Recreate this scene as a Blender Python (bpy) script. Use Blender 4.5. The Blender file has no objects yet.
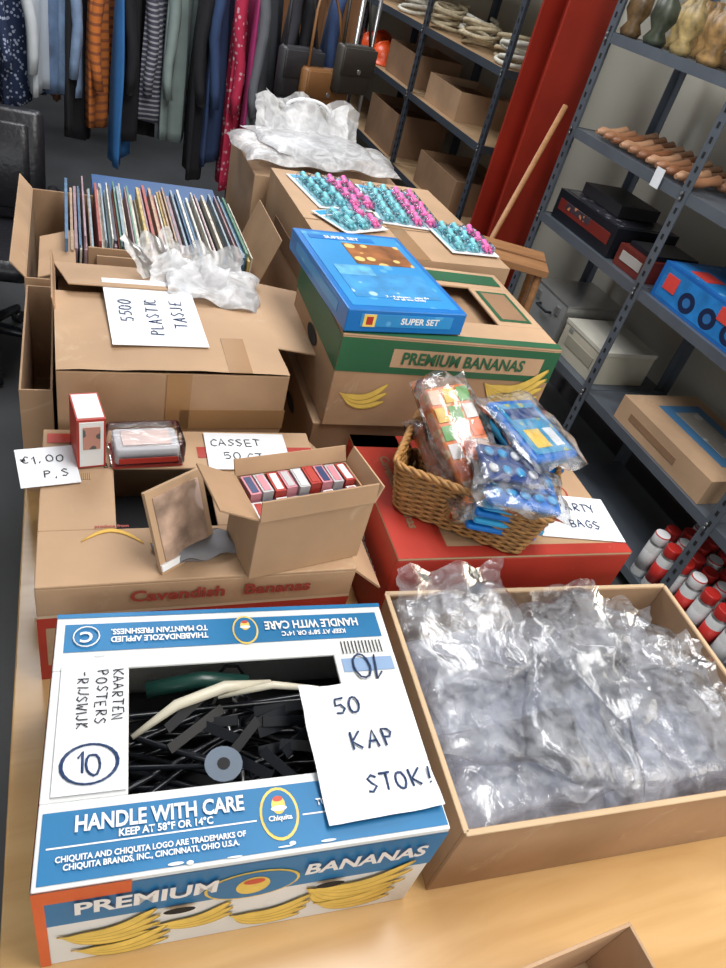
import bpy, bmesh, math, random
from mathutils import Vector as V, Matrix, noise, Euler
random.seed(7)
R=math.radians
COL=bpy.context.scene.collection
try: bpy.context.scene.view_settings.view_transform='Standard'
except Exception: pass
# ------------------------------------------------------------------ materials
def M(name,col,rough=.6,metal=0,var=.1,scale=6,bump=0,bscale=60,alpha=1,trans=0,emit=0,stripe=None,spots=None,spec=.5,wear=None):
    m=bpy.data.materials.new(name);m.use_nodes=True;n=m.node_tree.nodes;l=m.node_tree.links
    b=n['Principled BSDF'];b.inputs['Roughness'].default_value=rough;b.inputs['Metallic'].default_value=metal
    b.inputs['Specular IOR Level'].default_value=spec
    tc=n.new('ShaderNodeTexCoord')
    nz=n.new('ShaderNodeTexNoise');nz.inputs['Scale'].default_value=scale;nz.inputs['Detail'].default_value=5
    l.new(tc.outputs['Object'],nz.inputs['Vector'])
    cr=n.new('ShaderNodeValToRGB');l.new(nz.outputs['Fac'],cr.inputs[0])
    cr.color_ramp.elements[0].position=.3;cr.color_ramp.elements[1].position=.7
    cr.color_ramp.elements[0].color=[max(0,c*(1-var)) for c in col]+[1]
    cr.color_ramp.elements[1].color=[min(1,c*(1+var)) for c in col]+[1]
    out=cr.outputs[0]
    def mixin(fac,c):
        nonlocal out
        mx=n.new('ShaderNodeMixRGB');mx.inputs[2].default_value=list(c)+[1]
        l.new(fac,mx.inputs[0]);l.new(out,mx.inputs[1]);out=mx.outputs[0]
    if wear:   # worn scuffs: (colour, scale, threshold, strength)
        w=n.new('ShaderNodeTexNoise');w.inputs['Scale'].default_value=wear[1];w.inputs['Detail'].default_value=9;w.inputs['Roughness'].default_value=.7;w.inputs['Distortion'].default_value=1.0
        l.new(tc.outputs['Object'],w.inputs['Vector'])
        r2=n.new('ShaderNodeValToRGB');r2.color_ramp.elements[0].position=wear[2];r2.color_ramp.elements[1].position=min(1,wear[2]+.12)
        r2.color_ramp.elements[1].color=(wear[3],)*3+(1,)
        l.new(w.outputs['Fac'],r2.inputs[0]);mixin(r2.outputs[0],wear[0])
    if stripe:   # (colour, scale, axis, threshold)
        w=n.new('ShaderNodeTexWave');w.bands_direction=stripe[2];w.inputs['Scale'].default_value=stripe[1];w.inputs['Distortion'].default_value=.6
        l.new(tc.outputs['Object'],w.inputs['Vector'])
        r2=n.new('ShaderNodeValToRGB');r2.color_ramp.elements[0].position=stripe[3];r2.color_ramp.elements[1].position=min(1,stripe[3]+.08)
        l.new(w.outputs['Fac'],r2.inputs[0]);mixin(r2.outputs[0],stripe[0])
    if spots:    # (colour, scale, threshold)
        w=n.new('ShaderNodeTexVoronoi');w.inputs['Scale'].default_value=spots[1]
        l.new(tc.outputs['Object'],w.inputs['Vector'])
        r2=n.new('ShaderNodeValToRGB');r2.color_ramp.elements[0].position=spots[2];r2.color_ramp.elements[1].position=spots[2]+.04
        r2.color_ramp.elements[0].color=(1,1,1,1);r2.color_ramp.elements[1].color=(0,0,0,1)
        l.new(w.outputs['Distance'],r2.inputs[0]);mixin(r2.outputs[0],spots[0])
    l.new(out,b.inputs['Base Color'])
    if bump:
        nb=n.new('ShaderNodeTexNoise');nb.inputs['Scale'].default_value=bscale;nb.inputs['Detail'].default_value=4
        l.new(tc.outputs['Object'],nb.inputs['Vector'])
        bp=n.new('ShaderNodeBump');bp.inputs['Strength'].default_value=bump;bp.inputs['Distance'].default_value=.01
        l.new(nb.outputs['Fac'],bp.inputs['Height']);l.new(bp.outputs[0],b.inputs['Normal'])
    return m
def Film(name,a0,a1,rough=.08,col=(.72,.75,.86),bump=.35,bscale=22,gl=.05,ior=1.5,tint=(.97,.975,.99,1),tlc=.3):
    """thin clear polythene: transparent + fresnel gloss + a little milky diffuse along creases"""
    m=bpy.data.materials.new(name);m.use_nodes=True;n=m.node_tree.nodes;l=m.node_tree.links
    n.remove(n['Principled BSDF']);out=[x for x in n if x.type=='OUTPUT_MATERIAL'][0]
    tc=n.new('ShaderNodeTexCoord');nz=n.new('ShaderNodeTexNoise');nz.inputs['Scale'].default_value=bscale;nz.inputs['Detail'].default_value=5;nz.inputs['Distortion'].default_value=1.5
    l.new(tc.outputs['Object'],nz.inputs['Vector'])
    bp=n.new('ShaderNodeBump');bp.inputs['Strength'].default_value=bump;bp.inputs['Distance'].default_value=.01;l.new(nz.outputs['Fac'],bp.inputs['Height'])
    tr=n.new('ShaderNodeBsdfTransparent');tr.inputs[0].default_value=tint
    df=n.new('ShaderNodeBsdfDiffuse');df.inputs[0].default_value=list(col)+[1];l.new(bp.outputs[0],df.inputs['Normal'])
    tl=n.new('ShaderNodeBsdfTranslucent');tl.inputs[0].default_value=list(col)+[1]
    dm=n.new('ShaderNodeMixShader');dm.inputs[0].default_value=tlc;l.new(df.outputs[0],dm.inputs[1]);l.new(tl.outputs[0],dm.inputs[2])
    gl_=n.new('ShaderNodeBsdfGlossy');gl_.inputs['Roughness'].default_value=rough;l.new(bp.outputs[0],gl_.inputs['Normal'])
    mr=n.new('ShaderNodeMapRange');mr.inputs[1].default_value=.4;mr.inputs[2].default_value=.68;mr.inputs[3].default_value=a0;mr.inputs[4].default_value=a1
    l.new(nz.outputs['Fac'],mr.inputs[0])
    m1=n.new('ShaderNodeMixShader');l.new(mr.outputs[0],m1.inputs[0]);l.new(tr.outputs[0],m1.inputs[1]);l.new(dm.outputs[0],m1.inputs[2])
    fr=n.new('ShaderNodeFresnel');fr.inputs[0].default_value=ior;l.new(bp.outputs[0],fr.inputs['Normal'])
    ad=n.new('ShaderNodeMath');ad.operation='ADD';ad.inputs[1].default_value=gl;ad.use_clamp=True;l.new(fr.outputs[0],ad.inputs[0])
    m2=n.new('ShaderNodeMixShader');l.new(ad.outputs[0],m2.inputs[0]);l.new(m1.outputs[0],m2.inputs[1]);l.new(gl_.outputs[0],m2.inputs[2])
    l.new(m2.outputs[0],out.inputs[0]);return m
def wood(name,c1,c2,rough=.4,scale=3):
    m=M(name,c1,rough);n=m.node_tree.nodes;l=m.node_tree.links
    b=n['Principled BSDF'];tc=[x for x in n if x.type=='TEX_COORD'][0]
    mp=n.new('ShaderNodeMapping');mp.inputs['Scale'].default_value=(1,6,6);l.new(tc.outputs['Object'],mp.inputs[0])
    w=n.new('ShaderNodeTexNoise');w.inputs['Scale'].default_value=scale;w.inputs['Detail'].default_value=6;w.inputs['Distortion'].default_value=1.2
    l.new(mp.outputs[0],w.inputs['Vector'])
    cr=n.new('ShaderNodeValToRGB');cr.color_ramp.elements[0].position=.35;cr.color_ramp.elements[1].position=.65
    cr.color_ramp.elements[0].color=list(c1)+[1];cr.color_ramp.elements[1].color=list(c2)+[1]
    l.new(w.outputs['Fac'],cr.inputs[0]);l.new(cr.outputs[0],b.inputs['Base Color']);return m
WR=((.60,.46,.32),7,.60,.55)
kraft=M('kraft_card',(.40,.25,.145),.75,var=.18,scale=4,bump=.16,bscale=14,wear=WR)
kraft2=M('kraft_card_light',(.47,.305,.185),.75,var=.17,scale=3.5,bump=.16,bscale=12,wear=WR)
kraftd=M('kraft_card_dark',(.27,.155,.085),.8,var=.15,scale=5,bump=.12)
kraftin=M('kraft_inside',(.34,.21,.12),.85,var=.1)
edge=M('card_edge',(.56,.41,.26),.8)
whitec=M('white_card',(.76,.78,.79),.55,var=.06,bump=.08,bscale=12,wear=((.55,.50,.42),9,.62,.5))
blue=M('print_blue',(.006,.17,.40),.5,var=.12,wear=((.25,.45,.62),10,.66,.5))
red=M('print_red',(.42,.035,.022),.5,var=.12,wear=((.55,.25,.18),9,.64,.5))
orange=M('print_orange',(.70,.12,.035),.5)
yellow=M('print_yellow',(.80,.58,.13),.5,var=.15,scale=30);yellow2=M('print_yellow_shade',(.50,.34,.06),.5)
green=M('print_green',(.02,.11,.05),.5,wear=((.12,.22,.12),10,.64,.5))
black=M('black_plastic',(.010,.012,.017),.3)
blackm=M('black_matte',(.015,.015,.018),.8)
paper=M('paper',(.80,.83,.88),.7,var=.03)
inkb=M('ink_blue',(.01,.04,.13),.5)
inkk=M('ink_black',(.015,.015,.02),.5)
white=M('white',(.82,.83,.85),.5,var=.02)
redtext=M('ink_red',(.36,.05,.035),.6)
film=Film('clear_film',.05,.30,.10,(.90,.93,1),bump=.35,bscale=24,gl=.03)
filmi=Film('inner_film',.50,.80,.2,(.82,.86,.99),bump=.3,bscale=30,gl=.0,tlc=.12)
filmc=Film('clear_film_smooth',.0,.06,.06,bump=.15,gl=.0,ior=1.35,tint=(.99,.99,1,1))
filmp=Film('pack_film',.02,.30,.08,(.92,.95,1),bump=.3,bscale=20,gl=.03)
filmw=Film('white_film',.35,.75,.3,(.90,.91,.93),bump=.2,gl=.0)
metal=M('shelf_metal',(.14,.165,.20),.42,metal=.4,var=.12)
metald=M('shelf_metal_dark',(.07,.085,.11),.5,metal=.4)
hole=M('hole_dark',(.01,.01,.012),.9)
ply=wood('birch_ply',(.60,.36,.145),(.71,.455,.21),.22,2.2)
woodm=wood('pine_wood',(.36,.17,.07),(.46,.23,.10),.5,4)
shelfb=M('shelf_board',(.36,.23,.12),.7,var=.15)
wick=M('wicker',(.36,.18,.055),.5,var=.35,scale=60)
wickd=M('wicker_dark',(.16,.08,.03),.6)
steelr=M('painted_red_steel',(.30,.024,.012),.42,var=.18,scale=3,bump=.1,bscale=8)
teal=M('toy_teal',(.20,.60,.68),.35);pink=M('toy_pink',(.85,.16,.45),.35);tealL=M('toy_teal_card',(.35,.68,.78),.4)
bluep=M('party_blue',(.005,.17,.58),.3);cyan=M('party_cyan',(.03,.36,.70),.3)
orp=M('party_orange',(.90,.24,.05),.4,spots=((.9,.62,.35),30,.28))
gblue=M('game_blue',(.01,.16,.50),.3,var=.12);gblue2=M('game_light_blue',(.03,.27,.62),.3,spots=((.10,.38,.72),18,.2))
food=M('photo_print',(.28,.10,.03),.3,spots=((.85,.55,.2),22,.28),var=.5,scale=20)
grey=M('grey_plastic',(.26,.27,.27),.4);beige=M('beige_plastic',(.55,.52,.42),.45);silver=M('silver',(.5,.5,.5),.3,metal=.8)
# ------------------------------------------------------------------ mesh builder
def T(loc=(0,0,0),rot=(0,0,0)): return Matrix.Translation(loc)@Euler([R(a) for a in rot]).to_matrix().to_4x4()
class MB:
    def __init__(s): s.bm=bmesh.new();s.m=[]
    def mi(s,m):
        if m not in s.m:s.m.append(m)
        return s.m.index(m)
    def face(s,vs,m,sm=False):
        try:
            f=s.bm.faces.new(vs);f.material_index=s.mi(m);f.smooth=sm;return f
        except ValueError:pass
    def poly(s,pts,m):
        return s.face([s.bm.verts.new(p) for p in pts],m)
    def slab(s,p,u,v,t,m,m2=None):
        p,u,v=V(p),V(u),V(v);n=u.cross(v).normalized()*t
        a=[p,p+u,p+u+v,p+v];b=[q+n for q in a]
        A=[s.bm.verts.new(q) for q in a];B=[s.bm.verts.new(q) for q in b]
        s.face(B,m);s.face(A[::-1],m2 or m)
        for i in range(4):
            j=(i+1)%4;s.face([A[i],A[j],B[j],B[i]],m)
    def box(s,c,size,m,mt=None,top=None):
        mt=mt or Matrix();x,y,z=[a/2 for a in size];c=V(c)
        vs=[s.bm.verts.new(mt@(c+V(q))) for q in ((-x,-y,-z),(x,-y,-z),(x,y,-z),(-x,y,-z),(-x,-y,z),(x,-y,z),(x,y,z),(-x,y,z))]
        for k,f in enumerate(((3,2,1,0),(4,5,6,7),(0,1,5,4),(1,2,6,5),(2,3,7,6),(3,0,4,7))):
            s.face([vs[i] for i in f],top if (top and k==1) else m)
    def rbox(s,c,size,m,r=.01,mt=None,n=4):
        mt=mt or Matrix();c=V(c);rings=[]
        hx,hy,hz=[a/2 for a in size]
        for (ins,z) in ((r*.4,-hz),(0,-hz+r*.4),(0,hz-r*.4),(r*.4,hz)):
            ring=[]
            for qx,qy,a0 in ((1,1,0),(-1,1,90),(-1,-1,180),(1,-1,270)):
                for i in range(n+1):
                    a=R(a0+90*i/n);ring.append(s.bm.verts.new(mt@(c+V((qx*(hx-r)+math.cos(a)*(r-ins),qy*(hy-r)+math.sin(a)*(r-ins),z)))))
            rings.append(ring)
        s.loft(rings,m);s.face(rings[-1],m);s.face(rings[0][::-1],m)
    def loft(s,rings,m,closed=True,sm=True):
        for a,b in zip(rings,rings[1:]):
            k=len(a)
            for i in range(k if closed else k-1):
                j=(i+1)%k;s.face([a[i],a[j],b[j],b[i]],m,sm)
    def tube(s,pts,r,m,n=8,closed=False,flat=None):
        pts=[V(p) for p in pts];k=len(pts);rings=[];up=V((0,0,1))
        for i,p in enumerate(pts):
            a=pts[(i-1)%k] if (closed or i>0) else p;b=pts[(i+1)%k] if (closed or i<k-1) else p
            t=(b-a)
            t=t.normalized() if t.length>1e-9 else V((1,0,0))
            x=t.cross(up)
            if x.length<.15:x=t.cross(V((0,1,0)))
            x.normalize();y=x.cross(t)
            rr=r[i] if isinstance(r,(list,tuple)) else r
            rings.append([s.bm.verts.new(p+x*math.cos(2*math.pi*q/n)*rr+y*math.sin(2*math.pi*q/n)*rr*(flat or 1)) for q in range(n)])
        s.loft(rings,m)
        if closed: s.loft([rings[-1],rings[0]],m)
        else: s.face(rings[0][::-1],m);s.face(rings[-1],m)
    def lathe(s,prof,m,mt=None,n=16,ms=None):
        mt=mt or Matrix();rings=[[s.bm.verts.new(mt@V((r*math.cos(2*math.pi*q/n),r*math.sin(2*math.pi*q/n),z))) for q in range(n)] for r,z in prof]
        for i in range(len(rings)-1): s.loft(rings[i:i+2],(ms[i] if ms else m))
        s.face(rings[0][::-1],m);s.face(rings[-1],(ms[-1] if ms else m))
    def obj(s,name,parent=None,loc=(0,0,0),rot=(0,0,0),bevel=0):
        me=bpy.data.meshes.new(name)
        bmesh.ops.recalc_face_normals(s.bm,faces=s.bm.faces[:])
        s.bm.to_mesh(me);s.bm.free()
        for m in s.m:me.materials.append(m)
        o=bpy.data.objects.new(name,me);COL.objects.link(o);o.location=loc;o.rotation_euler=[R(a) for a in rot]
        if parent:o.parent=parent
        if bevel:
            b=o.modifiers.new('bevel','BEVEL');b.width=bevel;b.segments=2;b.limit_method='ANGLE'
        return o
def root(name,loc=(0,0,0),rz=0):
    e=bpy.data.objects.new(name,None);e.empty_display_size=.1;COL.objects.link(e);e.location=loc;e.rotation_euler=(0,0,R(rz));return e
def txt(s,parent,loc,size,m,rot=(0,0,0),sx=1,bold=.03,align='CENTER',name='label_text'):
    c=bpy.data.curves.new(name,'FONT');c.body=s;c.size=size;c.align_x=align;c.align_y='CENTER';c.resolution_u=3;c.offset=bold*size
    o=bpy.data.objects.new(name,c);COL.objects.link(o)
    me=bpy.data.meshes.new_from_object(o.evaluated_get(bpy.context.evaluated_depsgraph_get()))
    bpy.data.objects.remove(o);me.materials.clear();me.materials.append(m)
    o=bpy.data.objects.new(name,me);COL.objects.link(o);o.parent=parent;o.location=loc;o.rotation_euler=[R(a) for a in rot];o.scale=(sx,1,1);return o
EL=[(.33+.3*math.cos(a),.5+.5*math.sin(a)) for a in [i*math.pi/6 for i in range(13)]]
ST={'0':[EL],'O':[EL],'5':[[(.6,1),(.12,1),(.08,.55),(.4,.62),(.6,.35),(.4,.04),(.05,.1)]],'1':[[(.15,.75),(.35,1),(.35,0)]],'3':[[(.1,.95),(.55,.9),(.3,.55),(.58,.3),(.3,0),(.05,.1)]],
'K':[[(.1,1),(.1,0)],[(.6,1),(.1,.45),(.62,0)]],'A':[[(0,0),(.3,1),(.62,0)],[(.12,.4),(.5,.38)]],'P':[[(.1,0),(.1,1),(.45,.97),(.6,.75),(.45,.5),(.1,.48)]],
'S':[[(.58,.88),(.3,1),(.08,.8),(.3,.55),(.56,.3),(.3,0),(.04,.12)]],'T':[[(0,1),(.66,.97)],[(.33,1),(.33,0)]],'L':[[(.1,1),(.1,0),(.55,.03)]],'I':[[(.3,1),(.3,0)]],
'C':[[(.6,.85),(.3,1),(.06,.6),(.1,.15),(.4,0),(.6,.12)]],'E':[[(.6,1),(.1,1),(.1,0),(.6,0)],[(.1,.52),(.5,.52)]],'J':[[(.5,1),(.5,.2),(.3,0),(.05,.15)]],
'R':[[(.1,0),(.1,1),(.5,.95),(.58,.72),(.4,.5),(.1,.48),(.6,0)]],'Y':[[(0,1),(.33,.5),(.62,1)],[(.33,.5),(.3,0)]],'B':[[(.1,0),(.1,1),(.5,.9),(.45,.6),(.1,.52),(.55,.4),(.55,.1),(.1,0)]],
'G':[[(.6,.85),(.3,1),(.06,.6),(.1,.15),(.4,0),(.6,.2),(.6,.45),(.35,.45)]],'N':[[(.1,0),(.1,1),(.58,0),(.6,1)]],'D':[[(.1,0),(.1,1),(.5,.8),(.6,.45),(.4,.08),(.1,0)]],'X':[[(.05,1),(.6,0)],[(.6,1),(.05,0)]],
'W':[[(0,1),(.15,0),(.33,.6),(.5,0),(.66,1)]],'-':[[(.1,.5),(.5,.5)]],'!':[[(.3,1),(.27,.3)],[(.27,.08),(.28,0)]],'€':[[(.6,.85),(.35,1),(.12,.6),(.15,.2),(.4,0),(.6,.12)],[(0,.6),(.45,.6)],[(0,.42),(.4,.42)]],',':[[(.3,.1),(.2,-.15)]]}
def hand(mb,s,o,ux,uy,size,m,r=.0014,sp=.82):
    o,ux,uy=V(o),V(ux).normalized(),V(uy).normalized();x=0
    for ch in s:
        dy=random.uniform(-.08,.08)*size
        for st in ST.get(ch,[]):
            j=random.uniform(-.12,.12)
            mb.tube([o+ux*(x+(a+j*b)*size)+uy*(dy+b*size+random.uniform(-.04,.04)*size) for a,b in st],r,m,n=4)
        x+=size*sp*(.6 if ch in ' I1' else 1)
def banana(mb,o,ux,uy,L,w,ang,m):
    """flat printed banana, pivoting on its stem at o"""
    o,ux,uy=V(o),V(ux),V(uy);top=[];bot=[]
    for i in range(15):
        t=i/14;x=t*L;y=-math.sin(t*math.pi)*L*.20;th=w*.5*(.18+.82*min(1,max(0,(t-.08)*6))*(1-max(0,(t-.75)*4)**2*.85))
        top.append((x,y+th));bot.append((x,y-th))
    c,s=math.cos(R(ang)),math.sin(R(ang))
    mb.poly([o+ux*(a*c-b*s)+uy*(a*s+b*c) for a,b in top+bot[::-1]],m)
def bunch(mb,o,ux,uy,nrm,L,w,k,a0,da):
    o=V(o);nrm=V(nrm)
    for i in range(k):
        oo=o+nrm*(i*.0004)
        banana(mb,oo,ux,uy,L*1.03,w*1.25,a0+da*i,yellow2);banana(mb,oo+nrm*.0002,ux,uy,L,w,a0+da*i,yellow)
def ell(mb,o,ux,uy,a,b,m,n=24):
    o,ux,uy=V(o),V(ux),V(uy);mb.poly([o+ux*a*math.cos(2*math.pi*i/n)+uy*b*math.sin(2*math.pi*i/n) for i in range(n)],m)
def rect(mb,o,ux,uy,x0,x1,y0,y1,m):
    o,ux,uy=V(o),V(ux),V(uy);mb.poly([o+ux*x0+uy*y0,o+ux*x1+uy*y0,o+ux*x1+uy*y1,o+ux*x0+uy*y1],m)
def walls(mb,w,d,h,t,mo,bottom=True,z0=0):
    for y in (-d/2+t/2,d/2-t/2): mb.box((0,y,z0+h/2),(w,t,h),mo)
    for x in (-w/2+t/2,w/2-t/2): mb.box((x,0,z0+h/2),(t,d-2*t,h),mo)
    if bottom: mb.box((0,0,z0+t/2),(w-2*t,d-2*t,t),mo)
def flap(mb,side,w,d,h,L,ang,m,t=.004,a0=0,a1=1):
    out={'f':(0,-1,0),'b':(0,1,0),'l':(-1,0,0),'r':(1,0,0)}[side];out=V(out);along=V((abs(out.y),abs(out.x),0))
    half=(w/2 if side in'fb' else d/2);base=out*(d/2 if side in 'fb' else w/2)+V((0,0,h))
    dr=out*math.cos(R(ang))+V((0,0,math.sin(R(ang))))
    p=base+along*(-half+2*half*a0);u=along*(2*half*(a1-a0));v=dr*L
    mb.slab(p,u,v,t,m)
def crease(x,y,seed,f,K=6):
    q=noise.noise(V((x*f*.6,y*f*.6,seed)));q2=noise.noise(V((x*f*.6+9,y*f*.6,seed)))
    x+=q*.35/f;y+=q2*.35/f;s=0;tot=0
    for k in range(K):
        a=seed*1.7+k*2.399;fk=f*(.5+.38*k);am=1/(1+.7*k)
        t=(x*math.cos(a)+y*math.sin(a))*fk+seed*.77+k*.31
        s+=abs((t%1)-.5)*2*am;tot+=am
    return s/tot-.5
def pillow(mb,c,w,d,h,m,seed=0,n=26,crump=.012,mt=None,fl=.15,freq=9,corner=2.6):
    mt=mt or Matrix();c=V(c)
    for sgn in (1,-1):
        g=[]
        for i in range(n+1):
            row=[]
            for j in range(n+1):
                a=i/n*2-1;b=j/n*2-1
                e=max(0,(1-abs(a)**corner)*(1-abs(b)**corner))**.6
                x=a*w/2*(1+.05*math.sin(5*b+seed));y=b*d/2*(1+.05*math.sin(4*a+seed*2))
                nz=crease(x,y,seed+sgn*.3,freq)*2
                z=sgn*(e*h/2*(1 if sgn>0 else fl*2))+nz*crump*(.3+.7*e if sgn>0 else e*.6)+.006*math.sin(a*7+seed)*(1-e)
                row.append(mb.bm.verts.new(mt@(c+V((x+nz*crump*.3,y+nz*crump*.25,z)))))
            g.append(row)
        for i in range(n):
            for j in range(n): mb.face([g[i][j],g[i+1][j],g[i+1][j+1],g[i][j+1]],m,(i*7+j*3)%5>0)
def sheet(b,mt,w,h,seed,m,nx=16,ny=10,amp=.015):
    g=[]
    for a in range(nx+1):
        row=[]
        for c in range(ny+1):
            x=(a/nx-.5)*w;y=c/ny*h
            row.append(b.bm.verts.new(mt@V((x+.01*noise.noise(V((c*.6,a*.6,seed))),y*(1+.12*math.sin(a*.9+seed)),amp*(crease(x,y,seed,11)*2)*(c/ny*.8+.2)+.01*math.sin(a*.8+seed)*(c/ny)))))
        g.append(row)
    for a in range(nx):
        for c in range(ny):b.face([g[a][c],g[a+1][c],g[a+1][c+1],g[a][c+1]],m,True)
# ------------------------------------------------------------------ camera
cd=bpy.data.cameras.new("camera");cam=bpy.data.objects.new("camera",cd);COL.objects.link(cam);bpy.context.scene.camera=cam
cd.sensor_fit='VERTICAL';cd.sensor_height=36;cd.lens=26.03;cd.clip_start=.02
cam.matrix_world=Matrix(((.9256,.0243,-.3778,0),(-.3008,.6531,-.6950,0),(.2299,.7569,.6118,1.89),(0,0,0,1)))
# ------------------------------------------------------------------ room
def room(name,c,s,m):
    b=MB();b.box((0,0,0),s,m);return b.obj(name,loc=c)
mfloor=M('concrete_floor',(.07,.073,.078),.45,var=.35,scale=1.5,bump=.05)
mwall=M('plaster_wall',(.50,.49,.42),.8,var=.06,scale=1.2)
mwalld=M('dark_wall',(.10,.10,.11),.8,var=.2,scale=1)
mceil=M('ceiling_paint',(.45,.45,.44),.9)
room('floor',(-.65,3,-.05),(6.9,12.2,.1),mfloor)
room('ceiling',(-.65,3,3.75),(6.9,12.2,.1),mceil)
room('wall_right',(2.75,3,1.85),(.1,12.2,3.7),mwall)
room('wall_left',(-4.05,3,1.85),(.1,12.2,3.7),mwall)
room('wall_back',(-.65,9.05,1.85),(6.7,.1,3.7),mwalld)
room('wall_front',(-.65,-3.05,1.85),(6.7,.1,3.7),mwall)
room('baseboard_right',(2.69,3,.05),(.02,12,.1),mwalld)
# ------------------------------------------------------------------ table
tb=root('wooden_table',(.56,1.25,0))
b=MB();b.box((0,0,.7345),(1.34,3.2,.03),ply);b.obj('table_top',tb,bevel=.003)
b=MB()
for x in (-.58,.58):
    for y in (-1.45,0,1.45):b.box((x,y,.36),(.06,.06,.72),woodm)
for x in (-.58,.58):b.box((x,0,.67),(.03,2.9,.09),woodm)
b.obj('table_frame',tb,bevel=.003)
# ------------------------------------------------------------------ blue banana box (front left)
W,Dp,H=.515,.39,.24
bb=root('banana_box',(.211,.529,.75),-4)
b=MB();t=.006
walls(b,W,Dp,H-t,t,whitec)
hx,hy=.155,.095
b.box((0,-(hy+Dp/2)/2,H-t/2),(W,Dp/2-hy,t),whitec);b.box((0,(hy+Dp/2)/2,H-t/2),(W,Dp/2-hy,t),whitec)
b.box((-(hx+W/2)/2,0,H-t/2),(W/2-hx,2*hy,t),whitec);b.box(((hx+W/2)/2,0,H-t/2),(W/2-hx,2*hy,t),whitec)
b.obj('box_body',bb,bevel=.002)
b=MB();o=(0,0,H+.0012);X,Y,Z=V((1,0,0)),V((0,1,0)),V((0,0,1))
rect(b,o,X,Y,-.252,.255,-.19,-.108,blue)
rect(b,(0,0,H+.0018),X,Y,-.245,.0,-.1515,-.1495,white);rect(b,(0,0,H+.0018),X,Y,.06,.25,-.1515,-.1495,white)
rect(b,o,X,Y,-.245,.245,.125,.175,blue)
rect(b,o,X,Y,-.2575,.2575,.187,.195,blue)
rect(b,o,X,Y,.165,.25,.06,.085,M('faded_print',(.25,.38,.6),.6))
for k in range(12):rect(b,(0,0,H+.0018),X,Y,.17+k*.006,.172+k*.006,.094,.118,inkk)
redl=M('logo_red',(.6,.08,.05),.5)
for cx,cy,a in ((.03,-.145,.03),(.02,.15,.024)):
    ell(b,(cx,cy,H+.0022),X,Y,a*.85,a*1.15,yellow);ell(b,(cx,cy,H+.0027),X,Y,a*.74,a*1.02,blue)
    ell(b,(cx,cy+a*.35,H+.0032),X,Y,a*.3,a*.4,yellow);ell(b,(cx,cy+a*.62,H+.0034),X,Y,a*.22,a*.12,redl);ell(b,(cx,cy+a*.2,H+.0036),X,Y,a*.35,a*.12,white)
for k in range(7):ell(b,(random.uniform(-.24,.24),random.choice([-.188,.18,.12])+random.uniform(-.004,.004),H+.0024),X,Y,random.uniform(.004,.014),random.uniform(.001,.003),whitec,9)
f=(0,-Dp/2-.0012,0)
rect(b,f,X,Z,-.245,.2575,.135,.232,blue);rect(b,f,X,Z,-.2575,-.245,0,.238,orange)
rect(b,(0,-Dp/2-.0018,0),X,Z,-.2575,-.15,.205,.239,orange)
ell(b,(.0,-Dp/2-.0022,.165),X,Z,.062,.042,yellow);ell(b,(.0,-Dp/2-.0027,.165),X,Z,.058,.038,blue);ell(b,(.0,-Dp/2-.0032,.165),X,Z,.022,.026,yellow);ell(b,(.0,-Dp/2-.0036,.178),X,Z,.014,.008,redl)
for cx in(-.09,.11):ell(b,(cx,-Dp/2-.0065,.132),X,Z,.02,.010,hole)
for cx,z,L,a,k in ((-.235,.10,.12,8,4),(-.12,.085,.10,14,3),(-.02,.07,.11,2,4),(.08,.12,.15,-4,5),(.1,.06,.12,8,3),(-.22,.045,.12,10,3)):
    bunch(b,(cx,-Dp/2-.0022,z),X,Z,-Y,L,.017,k,a-12*k/2,12)
rect(b,(-W/2-.0012,0,0),-Y,Z,-.19,.19,.11,.236,orange);rect(b,(-W/2-.0018,0,0),-Y,Z,-.19,.15,.05,.11,blue)
b.obj('box_print',bb)
Ht=H+.0042
txt("HANDLE WITH CARE",bb,(-.115,-.127,Ht),.027,white,sx=.78)
txt("KEEP AT 58°F OR 14°C",bb,(-.11,-.1435,Ht),.0125,white,sx=.9)
txt("CHIQUITA AND CHIQUITA LOGO ARE TRADEMARKS OF\nCHIQUITA BRANDS, INC., CINCINNATI, OHIO U.S.A.",bb,(-.125,-.170,Ht),.0095,white,sx=.9)
txt("THIABENDAZOLE APPLIED\nTO MAINTAIN FRESHNESS.",bb,(-.11,.15,Ht),.014,white,rot=(0,0,180),sx=.85)
txt("HANDLE WITH CARE",bb,(.13,.156,Ht),.022,white,rot=(0,0,180),sx=.75)
txt("KEEP AT 58°F OR 14°C",bb,(.13,.138,Ht),.012,white,rot=(0,0,180),sx=.9)
txt("C",bb,(-.215,.15,Ht),.026,white,rot=(0,0,180));txt("Chiquita",bb,(.03,-.152,Ht+.0005),.009,white)
txt("THIABENDAZOLE\nTO MAINTAIN FRESHNESS",bb,(.14,-.132,Ht),.012,white,sx=.85)
txt("PREMIUM",bb,(-.13,-Dp/2-.005,.185),.048,white,rot=(90,0,0),sx=.85)
txt("BANANAS",bb,(.15,-Dp/2-.005,.19),.044,white,rot=(90,0,0),sx=.85)
b=MB();b.tube([(-.215+.018*math.cos(a),.15+.018*math.sin(a),Ht) for a in [i*.4 for i in range(16)]],.0012,white,n=4,closed=True)
b.obj('print_ring',bb)
b=MB();b.slab((-.245,-.09,H+.0035),(.088,0,0),(0,.19,.0),.001,paper)
Hn=H+.006
hand(b,"KAARTEN",(-.176,.088,Hn),(0,-1,0),(1,0,0),.014,inkk,.0009,.85)
hand(b,"POSTERS",(-.198,.088,Hn),(0,-1,0),(1,0,0),.014,inkk,.0009,.9)
hand(b,"-RIJSWIJK",(-.222,.088,Hn),(0,-1,0),(1,0,0),.014,inkk,.0009,.8)
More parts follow.
